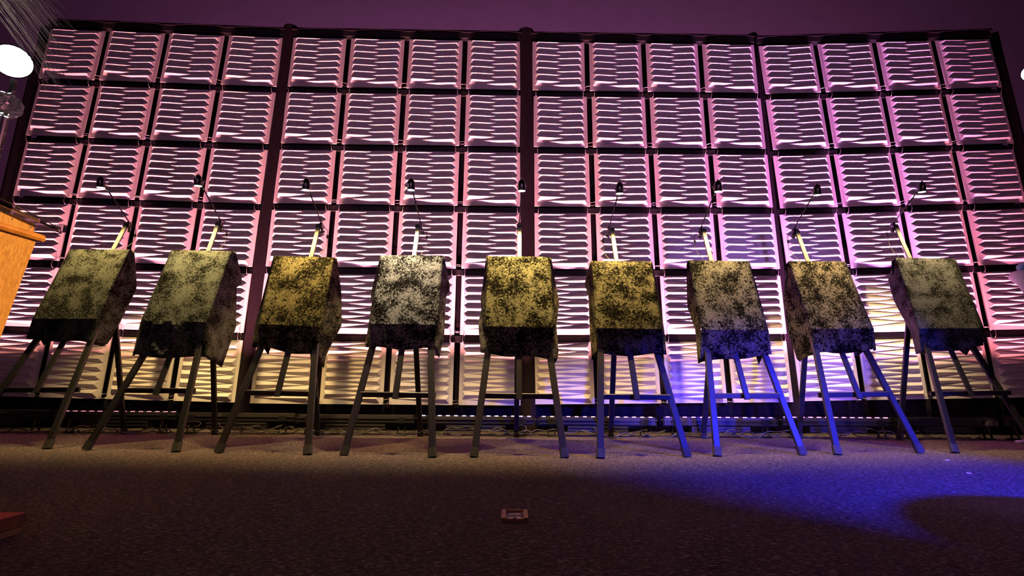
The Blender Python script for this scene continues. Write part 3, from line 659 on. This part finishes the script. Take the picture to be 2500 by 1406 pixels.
def stage_lamp(c, aim, rad, label, strength):
    t = thing('stage_spotlight', c, label, 'spotlight', 'spotlights at the edges of the frame')
    d = (Vector(aim)-c).normalized()
    bm = B(); lathe(bm, [(rad*.5, -.26), (rad*.9, -.22), (rad*1.05, -.1), (rad*1.08, 0.0), (rad*1.0, 0.0), (rad*.98, -.015), (.002, -.016)], c, d, 28); obj('housing', bm, M['lamp'], t, smooth=True, sharp=40)
    bm = B(); lathe(bm, [(rad*.97, -.012), (rad*.9, -.004), (rad*.5, .004), (.002, .007)], c, d, 28); obj('lens', bm, emit('white_spot_lens', (1, .97, .90), strength), t, smooth=True)
    bm = B(); beam(bm, Vector((c.x, c.y+.04, c.z-.12)), Vector((c.x, c.y+.04, 0.02)), 0.03, 0.03); lathe(bm, [(0.22, 0), (0.22, .015), (0.03, .03)], (c.x, c.y+.04, 0)); obj('stand', bm, M['lamp'], t)
stage_lamp(at_y(22, 168, 3.0), (0, 0.2, .6), 0.105, 'round white glaring spotlight at the upper left edge behind feathers', 40)
spot('left_spot_beam', at_y(22, 168, 3.0)+Vector((0.05, -0.16, -.03)), (-2.2, 0.5, 1.6), (1, .96, .9), 10, 95, 0.6, 0.08)
stage_lamp(at_y(2512, 158, 3.0), (0, 0.2, .6), 0.055, 'small white spotlight glaring at the upper right edge', 14)

# ------------------------------------------------------------------ white pedestal vase just inside the right edge
vf = at_floor(2506, 1066)
t = thing('pedestal_vase', vf, 'white vase with flared bowl on a three legged stand, cut by the right edge', 'vase')
vb = at_y(2509, 655, vf.y)
bm = B(); lathe(bm, [(0.016, .10), (0.014, .4), (0.014, vb.z-.22)], (vb.x, vf.y, 0), n=28); obj('stem', bm, M['white'], t, smooth=True, sharp=50)
bm = B(); lathe(bm, [(0.014, vb.z-.24), (0.03, vb.z-.20), (0.075, vb.z-.07), (0.120, vb.z-.01), (0.122, vb.z+.01), (0.112, vb.z+.035), (0.085, vb.z+.05), (0.05, vb.z+.055)], (vb.x, vf.y, 0), n=32); obj('bowl', bm, M['white'], t, smooth=True, sharp=60)
bm = B(); lathe(bm, [(0.05, vb.z+.05), (0.062, vb.z+.075), (0.060, vb.z+.10), (0.03, vb.z+.12)], (vb.x, vf.y, 0), n=24); obj('teal_finial', bm, M['teal'], t, smooth=True)
fe = at_floor(2494, 1064)
for q in range(3):
    a0 = math.atan2(fe.y-vf.y, fe.x-vb.x) + q*2*PI/3; L3 = math.hypot(fe.y-vf.y, fe.x-vb.x)
    e3 = Vector((vb.x+L3*math.cos(a0), vf.y+L3*math.sin(a0), 0.014)); c3 = Vector((vb.x, vf.y, 0.16))
    bm = B(); tube(bm, [c3, c3+(e3-c3)*.4+Vector((0, 0, -.05)), c3+(e3-c3)*.8+Vector((0, 0, -.015)), e3], [0.012, 0.011, 0.010, 0.012], 10)
    lathe(bm, [(0.02, 0), (0.028, .004), (0.028, .018), (0.012, .026)], (e3.x, e3.y, 0), n=16); obj('leg', bm, M['white'], t, smooth=True)
# round cocktail table standing beside the camera on the right: its shadow lies on the carpet
TC = Vector((2.70, 1.05, 0))
t = thing('side_table', TC, 'round table out of frame on the right whose shadow lies on the carpet', 'table')
bm = B(); lathe(bm, [(0.35, .715), (0.36, .725), (0.36, .74), (0.35, .745)], TC, n=40); obj('tabletop', bm, M['lamp'], t)
bm = B(); lathe(bm, [(0.2, 0), (0.2, .012), (0.03, .03), (0.03, .715)], TC, n=24); obj('pedestal', bm, M['lamp'], t)

# ------------------------------------------------------------------ floor box with twin sockets
p1 = at_floor(1232, 1274); p2 = at_floor(1299, 1274); p3 = at_floor(1236, 1250)
cx = (p1.x+p2.x)/2; W_ = p2.x-p1.x; D_ = p3.y-p1.y; cy = (p1.y+p3.y)/2
t = thing('floor_box', (cx, cy, 0), 'bronze floor power box set in the carpet in front of the easels', 'floor box')
bm = B()
for sx in (-1, 1): box(bm, (cx+sx*(W_/2-.008), cy, .005), (0.016, D_, 0.010))
box(bm, (cx, p1.y+.006, .005), (W_, 0.012, 0.010)); box(bm, (cx, p3.y-.003, .005), (W_-.02, 0.006, 0.010)); obj('frame', bm, M['bronze'], t)
bm = B(); box(bm, (cx, cy, .0015), (W_-.02, D_-.01, .003)); obj('cover_plate', bm, mat('dull_brown_plate', (0.16, 0.08, 0.075), 0.5), t)
for k, yy in enumerate((cy+.014, cy-.026)):
    bm = B()
    for sx in (-.011, .011): lathe(bm, [(0.013, 0.003), (0.013, .0055), (0.011, .006)], (cx+sx, yy, 0), n=20)
    box(bm, (cx, yy, .0045), (0.022, 0.016, .0028)); s_ = obj('socket', bm, M['cream'], t)
    for sx in (-.010, .010):
        bm = B(); box(bm, (cx+sx, yy, .0062), (0.003, 0.004, .001)); obj('socket_hole', bm, M['dark_hole'], s_)
bm = B(); box(bm, (cx-.030, cy-.004, .0040), (0.016, 0.022, .001), Matrix.Rotation(-.15, 3, 'Z')); obj('sticker', bm, M['white'], t)
bm = B(); lathe(bm, [(0.006, .008), (0.006, .0125), (0.002, .013)], (cx, p1.y+.006, 0), n=14); obj('latch', bm, M['lamp'], t)
# bits of litter on the carpet
for (x, y, lb) in ((2372, 1138, 'tiny pale fleck of litter on the carpet near the rightmost easel'), (2319, 1107, 'tiny yellow fleck of litter beside the rightmost easel left foot'), (702, 1068, 'tiny orange fleck of litter behind the third easel')):
    bm = B(); p = at_floor(x, y, .003); box(bm, p, (0.014, 0.018, .004), Matrix.Rotation(.6, 3, 'Z')); tag(obj('litter_fleck', bm, M['cream'], origin=p), lb, 'litter')
